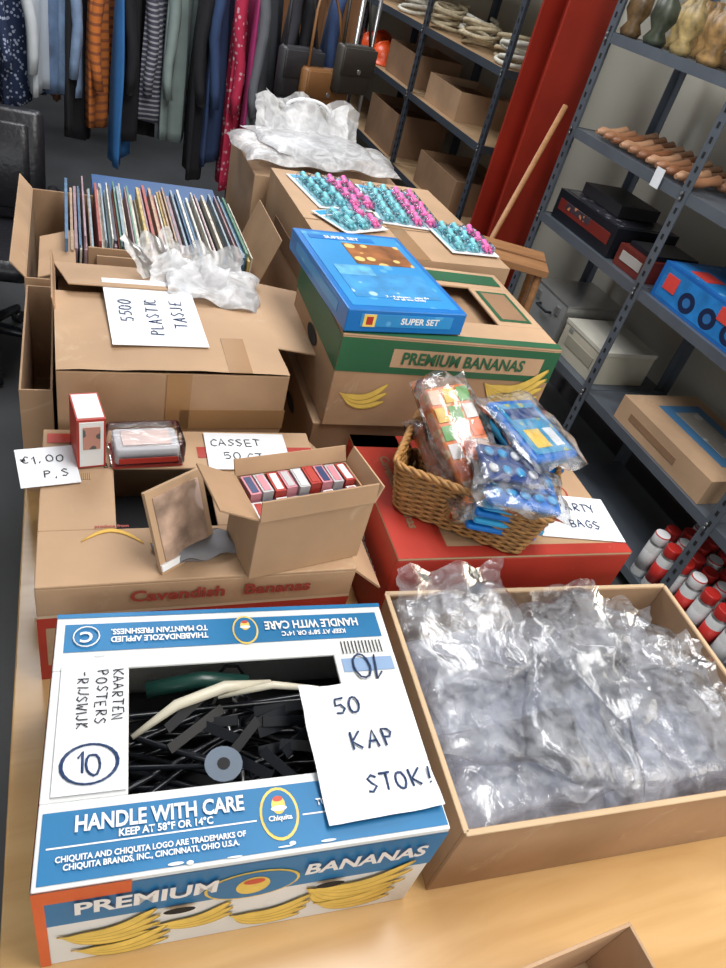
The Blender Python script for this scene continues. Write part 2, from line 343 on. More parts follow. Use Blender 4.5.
hand(b,"10",(-.22,-.066,Hn),X,Y,.028,inkb,.0016,.85)
for k in range(2):b.tube([(-.202+(.033+.002*k)*math.cos(a),-.052+.027*math.sin(a),Hn+.0005*k) for a in [i*.3+k for i in range(21)]],.0014,inkb,n=4,closed=True)
b.obj('handwritten_sheet',bb)
b=MB();hand(b,"10",(.235,.088,H+.0045),-X,-Y,.045,inkb,.0018,1.0);b.obj('handwriting',bb)
nt=root('price_note',(.374,.449,.9975),-2)
b=MB();n=10;g=[[b.bm.verts.new(((i/n-.5)*.165,(j/n-.5)*.205,.0015+.005*(noise.noise(V((i*.35,j*.35,2)))+.5)+(.006 if (i<2 and j>7) else 0))) for j in range(n+1)] for i in range(n+1)]
for i in range(n):
    for j in range(n):b.face([g[i][j],g[i+1][j],g[i+1][j+1],g[i][j+1]],paper,True)
hand(b,"50",(-.035,.05,.0068),X,Y,.026,inkb,.0017);hand(b,"KAP",(-.025,-.008,.0068),X,Y,.026,inkb,.0017,.95);hand(b,"STOK!",(-.02,-.072,.0068),X,(0,1,0),.024,inkb,.0017,.9)
b.obj('note_sheet',nt)
# clothes hangers in the box
b=MB()
def hanger(b,mt,m):
    P=[(-.2,0,0),(-.19,-.01,0),(.19,-.01,0),(.2,0,0),(.03,.085,0),(0,.095,0),(-.03,.085,0)]
    b.tube([mt@V(p) for p in P],.0045,m,n=6,closed=True)
    b.tube([mt@V(p) for p in [(0,.095,0),(0,.12,0),(.015,.135,0),(.022,.15,0),(.012,.168,0),(-.008,.168,0),(-.016,.155,0)]],.003,silver if random.random()<.15 else m,n=6)
for i in range(22):
    z=.03+i*.0066;q=i%2
    mt=T((random.uniform(-.02,.02),random.uniform(.02,.07)*(1 if q else -1),z),(random.uniform(-4,4),random.uniform(-4,4),(180 if q else 0)+random.uniform(-7,7)))
    hanger(b,mt,black)
for i in range(14):
    x=random.uniform(-.1,.07);y=random.uniform(-.06,.03);a=random.uniform(-1,1);L=random.uniform(.06,.10)
    b.slab((x,y,.18+random.uniform(0,.02)),(L*math.cos(a),L*math.sin(a),random.uniform(-.01,.02)),(-.012*math.sin(a),.012*math.cos(a),.008),.003,black)
b.box((0,0,.03),(.48,.36,.03),blackm)
b.lathe([(.026,.2),(.026,.203)],M('disc_grey',(.10,.14,.20),.4),T((-.03,-.055,.012)),20)
b.lathe([(.009,.2033),(.009,.2038)],blackm,T((-.03,-.055,.012)),12)
b.obj('coat_hangers',bb)
crm=M('cream_plastic',(.60,.56,.45),.4)
b=MB()
b.tube([(-.15,.0,.21),(-.09,.035,.226),(-.02,.055,.232),(.05,.06,.228)],[.004,.008,.009,.004],crm,n=8)
b.tube([(-.03,.045,.222),(.05,.05,.236),(.12,.04,.232)],[.003,.006,.004],crm,n=8)
b.tube([(-.13,.08,.2),(-.05,.085,.21),(.02,.08,.2)],.013,M('dark_green',(.01,.05,.04),.3),n=8)
b.obj('hanger_hooks',bb)
# ------------------------------------------------------------------ tray with clear bags
tr=root('cardboard_tray',(.830,.515,.75),-4.2)
b=MB();walls(b,.64,.44,.2,.006,kraft)
for y in(-.22,.22):b.box((0,y,.2),(.644,.009,.004),edge)
for x in(-.32,.32):b.box((x,0,.2),(.009,.44,.004),edge)
b.obj('tray_body',tr,bevel=.0015)
bg=root('clear_plastic_bags',(.830,.515,.757),-4.2)
b=MB()
for i,(x,y,w,d,r) in enumerate([(-.15,.09,.30,.22,4),(-.15,-.10,.30,.20,-4),(.14,-.10,.30,.19,3),(.13,.1,.32,.20,-4),(0,0,.34,.28,12)]):
    pillow(b,(0,0,0),w,d,.10,filmi,seed=i*2.3+.7,n=34,crump=.006,mt=T((x*.95,y*.95,.085),(0,0,r)),freq=7,corner=4)
b.obj('inner_bags',bg)
b=MB()
spec=[(-.19,.12,.185,.24,.20,.06,(10,-6,6)),(-.17,-.02,.165,.26,.20,.05,(-4,4,-8)),(-.15,-.11,.15,.28,.16,.04,(-4,0,6)),(-.02,-.03,.175,.22,.30,.05,(0,10,-24)),
(.04,.12,.175,.20,.17,.07,(8,0,15)),(.13,.13,.155,.2,.14,.05,(0,6,-12)),(.15,-.07,.172,.27,.23,.035,(0,-3,-5)),(.21,-.09,.145,.18,.18,.04,(0,4,10)),(.22,.07,.15,.15,.18,.05,(0,10,-18))]
for i,(x,y,z,w,d,h,r) in enumerate(spec):
    pillow(b,(0,0,0),w,d,h,film,seed=i*1.37+.2,n=46,crump=.007,mt=T((x,y,z),r),freq=9,corner=7)
for i,(x,y,z,w,h,r) in enumerate([(-.20,.17,.19,.22,.09,(48,0,4)),(-.15,.07,.2,.2,.08,(20,5,-20)),(.05,.17,.18,.16,.06,(60,0,10)),(.12,.12,.18,.14,.07,(40,0,-30)),(.24,.0,.17,.16,.06,(30,0,-80)),(.0,-.02,.2,.2,.08,(15,10,-60)),(-.05,-.15,.175,.2,.04,(165,0,5)),(.19,.02,.185,.2,.06,(20,0,-8))]):
    sheet(b,T((x,y,z),r),w,h,i*1.9,film)
b.obj('bags',bg)
# ------------------------------------------------------------------ brown banana box (left)
cv=root('banana_box',(.205,1.0,.75),-1);W,Dp=.535,.41
b=MB();walls(b,W,Dp,.234,.006,kraft2)
b.box((0,-.1425,.237),(W,.125,.006),kraft2);b.box((0,.145,.237),(W,.12,.006),kraft2)
b.box((-.205,0.0025,.237),(.125,.165,.006),kraft2);b.box((.15,0.0025,.237),(.235,.165,.006),kraft2)
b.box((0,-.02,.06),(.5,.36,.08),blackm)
b.obj('box_body',cv,bevel=.002)
b=MB()
rect(b,(0,-Dp/2-.0012,0),X,Z,-.2675,.2675,0,.165,red);rect(b,(0,-Dp/2-.0012,0),X,Z,-.2675,.2675,.165,.172,M('pale_print',(.6,.45,.3),.6))
rect(b,(0,-Dp/2-.0016,0),X,Z,-.255,-.1,.04,.14,kraft2)
swy=M('swoosh_yellow',(.70,.42,.07),.6)
for k,(x0,y0,x1,y1,s) in enumerate([(-.20,-.11,-.10,-.12,.012),(-.09,-.12,.03,-.15,.012),(.08,-.10,.2,-.16,.01)]):
    b.tube([(x0+(x1-x0)*i/8,y0+(y1-y0)*i/8+.03*math.sin(i/8*3.1),.2412) for i in range(9)],[.001+.004*math.sin(i/8*3.1) for i in range(9)],swy,n=6,flat=.15)
b.tube([(-.19+.01*math.cos(a),.12+.008*math.sin(a),.2412) for a in [i*.4 for i in range(16)]],.0008,inkk,n=4,closed=True)
hand(b,"3",(-.193,.115,.2412),X,Y,.01,inkk,.0007)
b.box((-.2,.06,.2408),(.035,.018,.001),M('barcode',(.25,.17,.1),.8,stripe=((.5,.32,.18),90,'X',.5)))
hand(b,"BOX",(-.16,.085,.241),X,Y,.014,inkk,.0008)
rect(b,(0,0,.2412),X,Y,.02,.265,.115,.15,red);rect(b,(0,0,.2412),X,Y,-.26,-.16,.16,.19,red)
b.obj('box_print',cv)
txt("Cavendish   Bananas",cv,(.03,-Dp/2-.003,.205),.036,redtext,rot=(90,0,0),sx=1.05)
txt("PRODUCT OF COLOMBIA",cv,(.11,-Dp/2-.003,.13),.014,white,rot=(90,0,0));txt("produce from",cv,(-.15,-.075,.2415),.010,redtext)
b=MB();b.slab((.262,-.2,.236),(0,.39,0),(.07,.0,-.06),.004,kraft2);b.obj('side_flap',cv)
# ------------------------------------------------------------------ red banana box (right)
rb=root('banana_box',(.84,.985,.75),-3);W,Dp=.545,.39
b=MB();walls(b,W,Dp,.234,.006,red);b.box((0,0,.237),(W,Dp,.006),kraft2);b.obj('box_body',rb,bevel=.002)
b=MB();rect(b,(0,0,.2412),X,Y,-.2725,-.16,-.195,.195,red);rect(b,(0,0,.2412),X,Y,-.16,.2725,-.195,-.165,red)
rect(b,(0,0,.2412),X,Y,-.2725,.1,.15,.195,red)
ell(b,(.16,.0,.2416),X,Y,.05,.04,redtext);ell(b,(.16,0,.242),X,Y,.044,.034,kraft2);b.obj('box_print',rb)
txt("Cavendish Bananas",rb,(-.215,.0,.2425),.030,kraftd,rot=(0,0,-90))
txt("Cavendish Bananas",rb,(-W/2-.002,0,.13),.036,white,rot=(90,0,-90))
txt("Cavendish Bananas",rb,(0,-Dp/2-.002,.13),.036,white,rot=(90,0,0))
nt=root('price_note',(1.015,.89,.993),-10)
b=MB();b.slab((-.1,-.07,0),(.2,0,0),(0,.14,0),.001,paper)
hand(b,"PARTY",(-.03,.02,.0025),X,Y,.024,inkb,.0013);hand(b,"BAGS",(-.02,-.035,.0025),X,Y,.024,inkb,.0013);b.obj('note_sheet',nt)
# ------------------------------------------------------------------ wicker basket
wb=root('wicker_basket',(.76,.945,.991),-35)
b=MB()
def rr(hx,hy,r,n=8):
    out=[]
    for qx,qy,a0 in ((1,1,0),(-1,1,90),(-1,-1,180),(1,-1,270)):
        for i in range(n+1):
            a=R(a0+90*i/n);out.append(V((qx*(hx-r)+math.cos(a)*r,qy*(hy-r)+math.sin(a)*r,0)))
    L=[0];k=len(out)
    for i in range(k):L.append(L[-1]+(out[(i+1)%k]-out[i]).length)
    N=132;res=[]
    for s in range(N):
        d=s/N*L[-1];i=max(j for j in range(k) if L[j]<=d+1e-9);seg=L[i+1]-L[i]
        res.append(out[i].lerp(out[(i+1)%k],(d-L[i])/seg if seg>1e-9 else 0))
    return res
rows=17
for q in range(rows):
    z=.006+q*.0067;f=q/rows;hx=.135+.022*f;hy=.10+.018*f;ring=rr(hx,hy,.022);pts=[]
    for i,p in enumerate(ring):
        nn=p.normalized();pts.append(p+nn*(.0032*math.cos(math.pi*(i/3.0+q)))+V((0,0,z)))
    if q in (11,12,13):
        cur=[]
        for i,p in enumerate(pts+pts[:1]):
            if abs(p.y)<.035 and abs(p.x)>.1:
                if len(cur)>1:b.tube(cur,.0036,wick,n=5)
                cur=[]
            else:cur.append(p)
        if len(cur)>1:b.tube(cur,.0036,wick,n=5)
    else:b.tube(pts,.0036,wick,n=5,closed=True)
lo=rr(.135,.10,.022);hi=rr(.157,.118,.022)
for i in range(0,132,3):b.tube([lo[i]+V((0,0,.003)),hi[i]+V((0,0,.118))],.0022,wickd,n=5)
for k in (0,1,2):b.tube([p+p.normalized()*.004*math.sin(i*.9+k*2.1)+V((0,0,.122+.004*math.cos(i*.9+k*2.1))) for i,p in enumerate(rr(.158,.119,.022))],.0045,wick,n=6,closed=True)
b.box((0,0,.004),(.255,.185,.006),wick)
b.obj('woven_body',wb)
pk=root('party_bag_packs',(.76,.945,.991),-35)
def pack(b,mt,w,l,h,mc,ml=None,seed=0,bars=5):
    b.rbox((0,0,0),(w,l,h),mc,min(.012,w*.2),mt)
    if ml:
        for k in range(bars):b.box((0,-l/2+l*(k+.5)/bars,h/2+.001),(w*.8,l*.4/bars,.002),ml,mt)
    pillow(b,(0,0,0),w*1.3,l*1.28,h*2+.012,filmp,seed,26,.009,mt,fl=.5,freq=16,corner=4)
wb_inv=(Matrix.Translation((.76,.945,.991))@Matrix.Rotation(R(-35),4,'Z')).inverted()
def WT(loc,rot):return wb_inv@T(loc,rot)
pp=[M('pale_peach',(.88,.66,.50),.4),M('print_green2',(.15,.45,.12),.4),M('print_dkorange',(.85,.16,.03),.4),M('print_yell',(.9,.6,.1),.4),M('print_white2',(.85,.85,.85),.4)]
b=MB();mtt=WT((.715,.965,1.14),(26,-8,6));pack(b,mtt,.10,.25,.040,orp,None,1)
for k in range(6):
    for j in range(3):b.box((-.032+j*.032,-.1+k*.04,.0215),(.026,.032,.002),pp[(k*2+j*3)%5],mtt@T((0,0,0),(0,0,0)))
b.obj('orange_pack',pk)
b=MB();mtt=WT((.72,.965,1.08),(10,0,6));pack(b,mtt,.11,.2,.05,orp,white,2);b.obj('orange_pack_lower',pk)
cteal=M('card_teal',(.03,.32,.58),.3,spots=((.45,.5,.15),25,.2));cnav=M('card_navy',(.01,.05,.22),.3)
b=MB();mtt=WT((.865,.965,1.175),(10,8,18));pack(b,mtt,.15,.17,.014,bluep,None,3)
b.box((.0,.0,.008),(.125,.14,.002),cteal,mtt);b.box((.0,.04,.0095),(.10,.03,.001),cnav,mtt);b.box((-.02,-.03,.0095),(.05,.05,.001),pp[3],mtt);b.box((.035,-.03,.0095),(.03,.05,.001),pp[4],mtt)
b.rbox((.0,.005,-.024),(.15,.16,.018),cyan,.01,mtt);b.rbox((.0,-.005,-.05),(.155,.16,.018),bluep,.01,mtt);b.rbox((.005,.0,-.076),(.15,.16,.018),cyan,.01,mtt);b.obj('blue_pack',pk)
b=MB();mtt=WT((.785,.835,1.130),(8,6,-12));pack(b,mtt,.16,.1,.016,bluep,None,4)
for k in range(10):b.lathe([(.011,0),(.012,.004),(.006,.006)],cyan,mtt@T((-.06+.03*(k%5),-.022+.045*(k//5),.008)),12)
for k in range(4):b.rbox((.003*(-1)**k,0,-.024-k*.02),(.155,.09,.014),bluep if k%2 else cyan,.008,mtt)
mt2=WT((.765,.87,1.16),(12,8,-6));pack(b,mt2,.13,.085,.014,cnav,None,6)
for k in range(8):b.lathe([(.010,0),(.011,.004),(.005,.006)],cyan if k%3 else pp[4],mt2@T((-.045+.03*(k%4),-.02+.04*(k//4),.007)),12)
b.obj('blue_pack_front',pk)
b=MB();b.box((0,0,.03),(.23,.16,.04),bluep);b.obj('packs_lower',pk)
# ------------------------------------------------------------------ small carton with cassettes
sc=root('small_carton',(.362,.858,.991),10);w,d,h=.215,.115,.135
b=MB();walls(b,w,d,h,.004,kraft);flap(b,'l',w,d,h,.08,28,kraft);flap(b,'r',w,d,h,.035,75,kraft2);flap(b,'f',w,d,h,.040,97,kraft);flap(b,'b',w,d,h,.03,60,kraft)
b.obj('carton_body',sc,bevel=.001)
b=MB()
cols=[whitec,red,M('tape_navy',(.04,.06,.15),.3),M('tape_pink',(.6,.25,.3),.3),whitec,M('tape_grey',(.5,.5,.52),.3)]
for i in range(9):
  for j in range(2):
    mt=T((-.09+i*.0225,-.026+j*.052,.070+random.uniform(0,.004)+.014*j),(random.uniform(-3,3),0,random.uniform(-2,2)))
    b.box((0,0,0),(.019,.048,.108),cols[(i*2+j*3)%6],mt);b.box((0,0,.0545),(.012,.04,.001),cols[(i+1+j)%6],mt)
b.obj('cassettes',sc)
pf=root('picture_frame',(.158,.865,.988),33)
b=MB();mt=T((0,0,.07),(68,0,0))
b.box((0,0,0),(.115,.15,.008),kraft2,mt);b.box((0,0,.0048),(.092,.125,.002),M('photo_art',(.40,.27,.20),.35,var=.5,scale=25,spots=((.70,.52,.45),9,.3)),mt)
b.box((0,-.062,.006),(.115,.012,.004),white,mt)
b.obj('framed_picture',pf)
b=MB();pillow(b,(0,0,0),.14,.06,.03,M('grey_fabric',(.2,.2,.22),.6),4,16,.006,fl=.5);b.obj('grey_cloth',root('grey_pouch',(.19,.86,.999),10))
cs=root('boxed_set',(.02,1.13,.992),8)
b=MB();b.box((0,0,.055),(.05,.085,.11),red);b.box((0,-.0435,.055),(.042,.002,.1),whitec);b.box((0,-.045,.07),(.03,.002,.05),M('case_front',(.5,.25,.2),.3,spots=((.1,.1,.1),50,.3)));b.box((.0255,0,.055),(.001,.07,.09),M('case_print',(.4,.36,.36),.3,spots=((.5,.08,.06),40,.4)))
b.box((0,0,.1105),(.045,.075,.001),whitec);b.obj('case',cs,bevel=.002)
cs=root('clear_gift_box',(.125,1.125,.992),4)
b=MB();b.rbox((0,0,.022),(.12,.07,.036),M('gift_grey',(.45,.45,.47),.4),.008);b.box((0,0,.042),(.09,.045,.002),M('lid_pink',(.65,.50,.46),.3));b.rbox((0,0,.0285),(.14,.085,.05),filmc,.01);b.box((.0,-.0,.002),(.13,.08,.003),red)
b.box((0,-.043,.02),(.11,.001,.012),red);b.obj('gift_box',cs)
nt=root('price_note',(-.05,1.09,.9935),8)
b=MB();b.slab((-.05,-.055,0.001),(.10,0,0),(0,.11,0),.001,paper);hand(b,"€1,00",(-.042,.01,.003),X,Y,.019,inkk,.0011,.85);hand(b,"P,S",(-.01,-.035,.003),X,Y,.019,inkk,.0011);b.obj('note_sheet',nt)
nt=root('price_note',(.33,1.13,.9935),-2)
b=MB();b.slab((-.085,-.06,0.001),(.17,0,0),(0,.12,0),.001,paper);hand(b,"CASSET",(-.075,.015,.003),X,Y,.022,inkk,.0011);hand(b,"5O CT",(-.05,-.03,.003),X,Y,.022,inkk,.0011);b.obj('note_sheet',nt)
# ------------------------------------------------------------------ "5500 plastic bags" carton
pc=root('cardboard_carton',(.195,1.49,.75),1);w,d,h=.465,.485,.352
b=MB();walls(b,w,d,h,.005,kraft)
n=12;g=[[b.bm.verts.new((-.232+.464*i/n,-.243+.33*j/n,h+.004+.016*math.sin(math.pi*i/n)*math.sin(math.pi*min(1,.1+j/n))+.003*noise.noise(V((i*.5,j*.5,0))))) for j in range(n+1)] for i in range(n+1)]
for i in range(n):
    for j in range(n):b.face([g[i][j],g[i+1][j],g[i+1][j+1],g[i][j+1]],kraft2,True)
flap(b,'r',w,d,h,.19,-8,kraft2,a0=.25,a1=.95);flap(b,'l',w,d,h,.03,80,kraft,a0=.5)
b.slab((-.232,.243,h),(.24,.0,.0),(.03,-.17,.03),.004,kraft2)
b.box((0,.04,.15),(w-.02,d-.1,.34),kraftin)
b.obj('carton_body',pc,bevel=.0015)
tape=M('packing_tape',(.33,.185,.085),.25)
b=MB();b.box((.0,-.2435,h/2),(.05,.001,h),tape);b.box((.12,-.2435,.24),(.23,.001,.05),tape);b.slab((.10,-.243,h+.007),(.05,0,0),(0,.12,.012),.001,tape)
b.obj('tape',pc)
b=MB()
pillow(b,(0,0,0),.22,.17,.03,filmw,3,30,.012,T((.13,.13,h+.025),(6,6,-10)),freq=7,corner=5)
for i,(x,y,r,ww,hh) in enumerate([(.02,.17,(38,0,35),.14,.10),(.12,.19,(50,0,-10),.18,.07),(.06,.10,(22,0,-15),.18,.10)]):sheet(b,T((x,y,h+.025),r),ww,hh,i*2.1+.4,filmw,amp=.010)
b.obj('plastic_bags',pc)
nt=root('price_note',(.165,1.465,1.1225),2)
b=MB();mt=T(rot=(.8,0,0));b.box((0,0,.003),(.195,.29,.001),paper,mt)
for s,xx,yy in (("5500",-.045,-.05),("PLASTIC",.01,-.105),("TASJE",.065,-.07)):hand(b,s,(xx,yy,.0048+yy*.014),(0,1,.014),(-1,0,0),.026,inkb,.0013,.95)
b.obj('note_sheet',nt)
nc=root('narrow_carton',(-.073,1.53,.75),0);b=MB();walls(b,.062,.46,.27,.004,kraft);b.obj('carton_body',nc)
# ------------------------------------------------------------------ magazine box
mg=root('magazine_box',(.19,2.11,.75),0);w,d,h=.60,.62,.27
b=MB();walls(b,w,d,h,.005,kraft);flap(b,'l',w,d,h,.05,50,kraft2);flap(b,'r',w,d,h,.15,70,kraft,a0=.1,a1=.6)
b.box((-.02,-.262,.21),(.26,.006,.27),kraft);b.box((-.0,-.275,.20),(.26,.006,.26),kraft2)
b.slab((-.27,-.30,h),(.0,.25,0),(.09,0,.03),.004,kraft2)
b.obj('box_body',mg,bevel=.0015)
b=MB();pal=[M('mag%d'%i,c,.45,var=.3,scale=35) for i,c in enumerate([(.55,.52,.44),(.36,.07,.05),(.08,.17,.3),(.5,.36,.12),(.1,.24,.17),(.58,.52,.42),(.06,.06,.08),(.42,.28,.18),(.25,.33,.38),(.6,.6,.55),(.33,.22,.25),(.5,.45,.36)])]
x=-.21
while x<.28:
    tk=random.uniform(.003,.009);hh=random.uniform(.29,.33)
    b.box((0,0,hh/2),(tk*.9,random.uniform(.42,.46),hh),random.choice(pal),T((x,.03+random.uniform(-.015,.015),.012),(0,random.uniform(1,4),0)));x+=tk+.0004
b.obj('magazines',mg)
bc=root('blue_crate',(.28,2.56,.75),0);b=MB();mb_=M('crate_blue',(.02,.09,.25),.45);walls(b,.4,.22,.24,.006,mb_);b.box((0,0,.245),(.42,.24,.012),mb_)
for i in range(7):b.box((-.17+i*.057,-.113,.12),(.012,.006,.2),mb_)
b.obj('crate_body',bc,bevel=.002)
# ------------------------------------------------------------------ stacked banana cartons + game
lb=root('banana_box',(.79,1.43,.75),-2);W,Dp=.56,.40
b=MB();walls(b,W,Dp,.236,.006,kraftd);b.box((0,0,.237),(W,Dp,.004),kraft)
ell(b,(-W/2-.001,0,.16),-Y,Z,.045,.018,hole)
b.obj('box_body',lb,bevel=.002)
gb=root('banana_box',(.80,1.42,.992),-2);W,Dp,H=.545,.40,.236
b=MB();walls(b,W,Dp,H-.006,.006,kraft)
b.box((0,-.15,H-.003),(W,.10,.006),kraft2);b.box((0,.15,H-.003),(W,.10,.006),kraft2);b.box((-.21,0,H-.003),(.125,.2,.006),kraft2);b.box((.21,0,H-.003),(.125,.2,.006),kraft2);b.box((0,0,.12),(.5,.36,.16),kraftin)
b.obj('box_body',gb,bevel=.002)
b=MB();rect(b,(0,-Dp/2-.0012,0),X,Z,-.2725,.2725,.145,.228,green);rect(b,(0,-Dp/2-.0016,0),X,Z,-.15,.235,.162,.208,kraft2)
rect(b,(0,0,H+.0012),X,Y,-.2725,.2725,-.2,-.175,green);rect(b,(0,0,H+.0012),X,Y,-.1,.255,.12,.18,green)
rect(b,(0,0,H+.0012),X,Y,.16,.25,-.08,.08,green);rect(b,(0,0,H+.0018),X,Y,.17,.24,-.07,.07,kraftd)
bunch(b,(.10,-Dp/2-.0022,.135),X,Z,-Y,.16,.019,5,-20,9);bunch(b,(-.25,-Dp/2-.0022,.09),X,Z,-Y,.11,.014,3,-10,12)
rect(b,(-W/2-.0012,0,0),-Y,Z,-.2,.2,.145,.228,green);ell(b,(-W/2-.002,0,.12),-Y,Z,.045,.02,hole)
b.obj('box_print',gb)
txt("PREMIUM BANANAS",gb,(.03,-Dp/2-.003,.185),.041,green,rot=(90,0,0),sx=.85)
gm=root('board_game_box',(.650,1.44,1.232),3)
b=MB();b.box((0,0,.026),(.285,.41,.052),gblue);b.obj('box_shell',gm,bevel=.003)
b=MB();b.box((0,0,.0525),(.255,.375,.001),gblue2);b.box((.035,.075,.0535),(.15,.115,.001),food);b.box((.0,-.09,.0535),(.21,.12,.001),M('game_panel',(.05,.27,.58),.3,var=.3,scale=18,spots=((.4,.6,.78),20,.18)))
b.box((-.06,-.02,.054),(.09,.05,.001),M('game_pic2',(.12,.40,.68),.3,var=.4,scale=25));b.box((-.03,.158,.0535),(.17,.022,.001),gblue)
b.box((.0,-.2055,.028),(.22,.001,.028),gblue2);b.box((-.09,-.2065,.028),(.028,.001,.028),yellow);b.box((-.09,-.2072,.028),(.015,.001,.018),red)
b.box((-.143,0,.028),(.001,.3,.022),gblue2)
b.obj('box_print',gm)
txt("SUPER SET",gm,(-.03,.158,.0545),.022,white,sx=.9);txt("2 - 4 players   ages 8+\nfor all the family",gm,(.02,-.15,.0545),.012,white);txt("SUPER SET",gm,(.03,-.2065,.028),.02,white,rot=(90,0,0))
# ------------------------------------------------------------------ tall brown carton with toys
bc=root('cardboard_carton',(.875,1.97,.75),1);w,d,h=.56,.62,.478
b=MB();b.box((0,0,h/2),(w,d,h),kraft2);b.box((0,-.0,h+.001),(.05,d,.001),tape);b.box((-.0,-.1,h+.0015),(w,.003,.001),kraftd)
b.obj('carton_body',bc,bevel=.003)
b=MB();b.box((-.281,0,.35),(.002,.35,.06),kraftd);b.obj('carton_print',bc)
def toypack(loc,rz,nc,nr,name='toy_blister_pack'):
    r=root(name,loc,rz);b=MB();W=nc*.046+.02;L=nr*.056+.045
    b.box((0,0,.001),(W,L,.002),white);b.box((0,L/2-.018,.0025),(W*.9,.026,.001),cyan);b.box((0,-.013,.0025),(W*.9,L-.06,.001),tealL)
    for i in range(nc):
        for j in range(nr):
            m=teal if (i<nc/2) else pink
            x=(i-(nc-1)/2)*.046;y=-L/2+.035+j*.056
            # little doll figure lying on the card: body, head, arms, legs
            b.lathe([(.009,0),(.012,.006),(.009,.016),(.006,.021),(.009,.026),(.009,.033),(.003,.038)],m,T((x,y-.012,.012),(-72,0,random.uniform(-12,12))),10)
            b.tube([(x-.017,y-.002,.012),(x,y+.004,.016),(x+.017,y-.002,.012)],.0045,m,n=6)
            for q in(-1,1):b.tube([(x+q*.005,y-.012,.012),(x+q*.008,y-.024,.008)],.0045,m,n=6)
            b.rbox((x,y,.012),(.040,.050,.024),filmc,.008)
    b.obj('pack',r)
toypack((.745,2.1,1.231),8,4,4);toypack((.945,2.05,1.231),-4,4,5);toypack((1.07,1.83,1.234),2,3,3);toypack((.73,1.87,1.235),25,3,2)
hb=root('cardboard_carton',(.82,2.52,.75),0);b=MB();b.box((0,0,.22),(.54,.42,.44),kraft2);b.obj('carton_body',hb,bevel=.003)
pb=root('carrier_bags',(.78,2.44,1.20),0)
b=MB()
for i,(x,y,z,w,d,h,r) in enumerate([(-.1,.02,.03,.34,.32,.06,5),(.12,.04,.035,.34,.32,.06,-8),(0,.06,.055,.4,.28,.05,12)]):
    pillow(b,(0,0,0),w,d,h,filmw,seed=i+.5,n=30,crump=.008,mt=T((x,y,z),(-2,0,r)),freq=6,corner=6)
# one bag standing up with die-cut handles
for i,(x,y,r) in enumerate([(-.02,.10,(58,0,4)),(.02,.15,(66,0,-3))]):sheet(b,T((x,y,.05),r),.34,.13,i*2.7,filmw,amp=.006)
for x in(-.0,):b.tube([(x+.08*math.cos(a),.175,.135+.035*math.sin(a)) for a in [i*math.pi/10 for i in range(11)]],.006,white,n=6)
b.obj('bags',pb)
# ------------------------------------------------------------------ foreground open carton
fc=root('open_carton',(.53,-.004,.75),3);b=MB();walls(b,.38,.33,.150,.005,kraft2);b.obj('carton_body',fc,bevel=.001)
# ------------------------------------------------------------------ shelving
def shelving(name,x0,x1,ys,zs,ztop,board=None,m=metal):
    r=root(name,(0,0,0));b=MB()
    for y in ys:
        for x,sx in ((x0,1),(x1,-1)):
            b.box((x+sx*.002,y,ztop/2),(.004,.045,ztop),m);b.box((x+sx*.022,y+.02,ztop/2),(.04,.004,ztop),m)
            if sx==1:
                z=.08
                while z<ztop:
                    b.box((x-.001,y,z),(.002,.011,.02),hole);b.box((x+.022,y-.001+.02-.003,z),(.012,.002,.02),hole);z+=.05
    b.obj('posts',r)
    b=MB();ya,yb=min(ys),max(ys)
    for z in zs:
        b.box(((x0+x1)/2,(ya+yb)/2,z-.005),(x1-x0-.01,yb-ya-.01,.01),board or m)
        b.box((x0+.006,(ya+yb)/2,z-.018),(.004,yb-ya,.04),m);b.box((x1-.006,(ya+yb)/2,z-.018),(.004,yb-ya,.04),m)
        for y in ys:
            b.box(((x0+x1)/2,y,z-.018),(x1-x0,.004,.04),m)
            for dz in (-.008,-.028):b.lathe([(.006,0),(.006,.004)],silver,T((x0-.002,y+.008,z+dz),(0,-90,0)),8)
    b.obj('shelves',r);return r
shelving('metal_shelving_unit',2.1,2.56,[.42,1.28,2.14,2.95],[.1,.53,1.02,1.40,1.77],2.15)
shelving('metal_shelving_unit',2.12,2.6,[3.75,4.9,6.1,7.3],[.15,.62,1.08,1.46,1.9],2.2,shelfb,metald)
b=MB();b.box((0,-.105,1.85),(.24,.016,3.7),steelr);b.box((0,.105,1.85),(.24,.016,3.7),steelr);b.box((0,0,1.85),(.016,.2,3.7),steelr);b.box((0,0,.01),(.3,.3,.02),steelr)
for x in(-.12,.12):
    for y in(-.12,.12):b.lathe([(.014,.02),(.014,.035)],metald,T((x,y,0)),6)
b.obj('red_steel_column',loc=(2.14,3.3,0))
# ------------------------------------------------------------------ things on the right shelves
r=root('shoe_last_row',(2.3,2.5,1.401));b=MB();sk=[wood('last_wood%d'%i,c,[q*1.25 for q in c],.45,5) for i,c in enumerate([(.30,.14,.07),(.42,.23,.13),(.22,.09,.04)])]
for row in range(2):
  for i in range(11):
    y=-.32+i*.062;x=-.10+row*.17;m=sk[i%3]
    b.tube([(x-.08,y,.022),(x-.05,y,.028),(x-.01,y+.004,.025),(x+.03,y+.004,.035),(x+.065,y,.045),(x+.08,y,.04)],[.01,.024,.022,.02,.026,.014],m,n=10,flat=.8)
b.obj('wooden_lasts',r)
r=root('boxed_appliance',(2.3,2.66,1.021));b=MB();b.box((0,0,.065),(.34,.48,.13),black);b.box((-.171,0,.07),(.002,.42,.05),M('dark_red_print',(.16,.02,.015),.4));b.box((-.172,.05,.08),(.002,.2,.03),M('print_dark',(.05,.04,.05),.3,spots=((.5,.2,.1),30,.3)));b.box((0,0,.131),(.3,.44,.002),M('box_dark_print',(.03,.03,.04),.3,spots=((.15,.15,.17),20,.25)))
b.box((.02,.04,.16),(.22,.3,.05),M('dark_case',(.02,.02,.025),.5));b.obj('carton',r,bevel=.003)
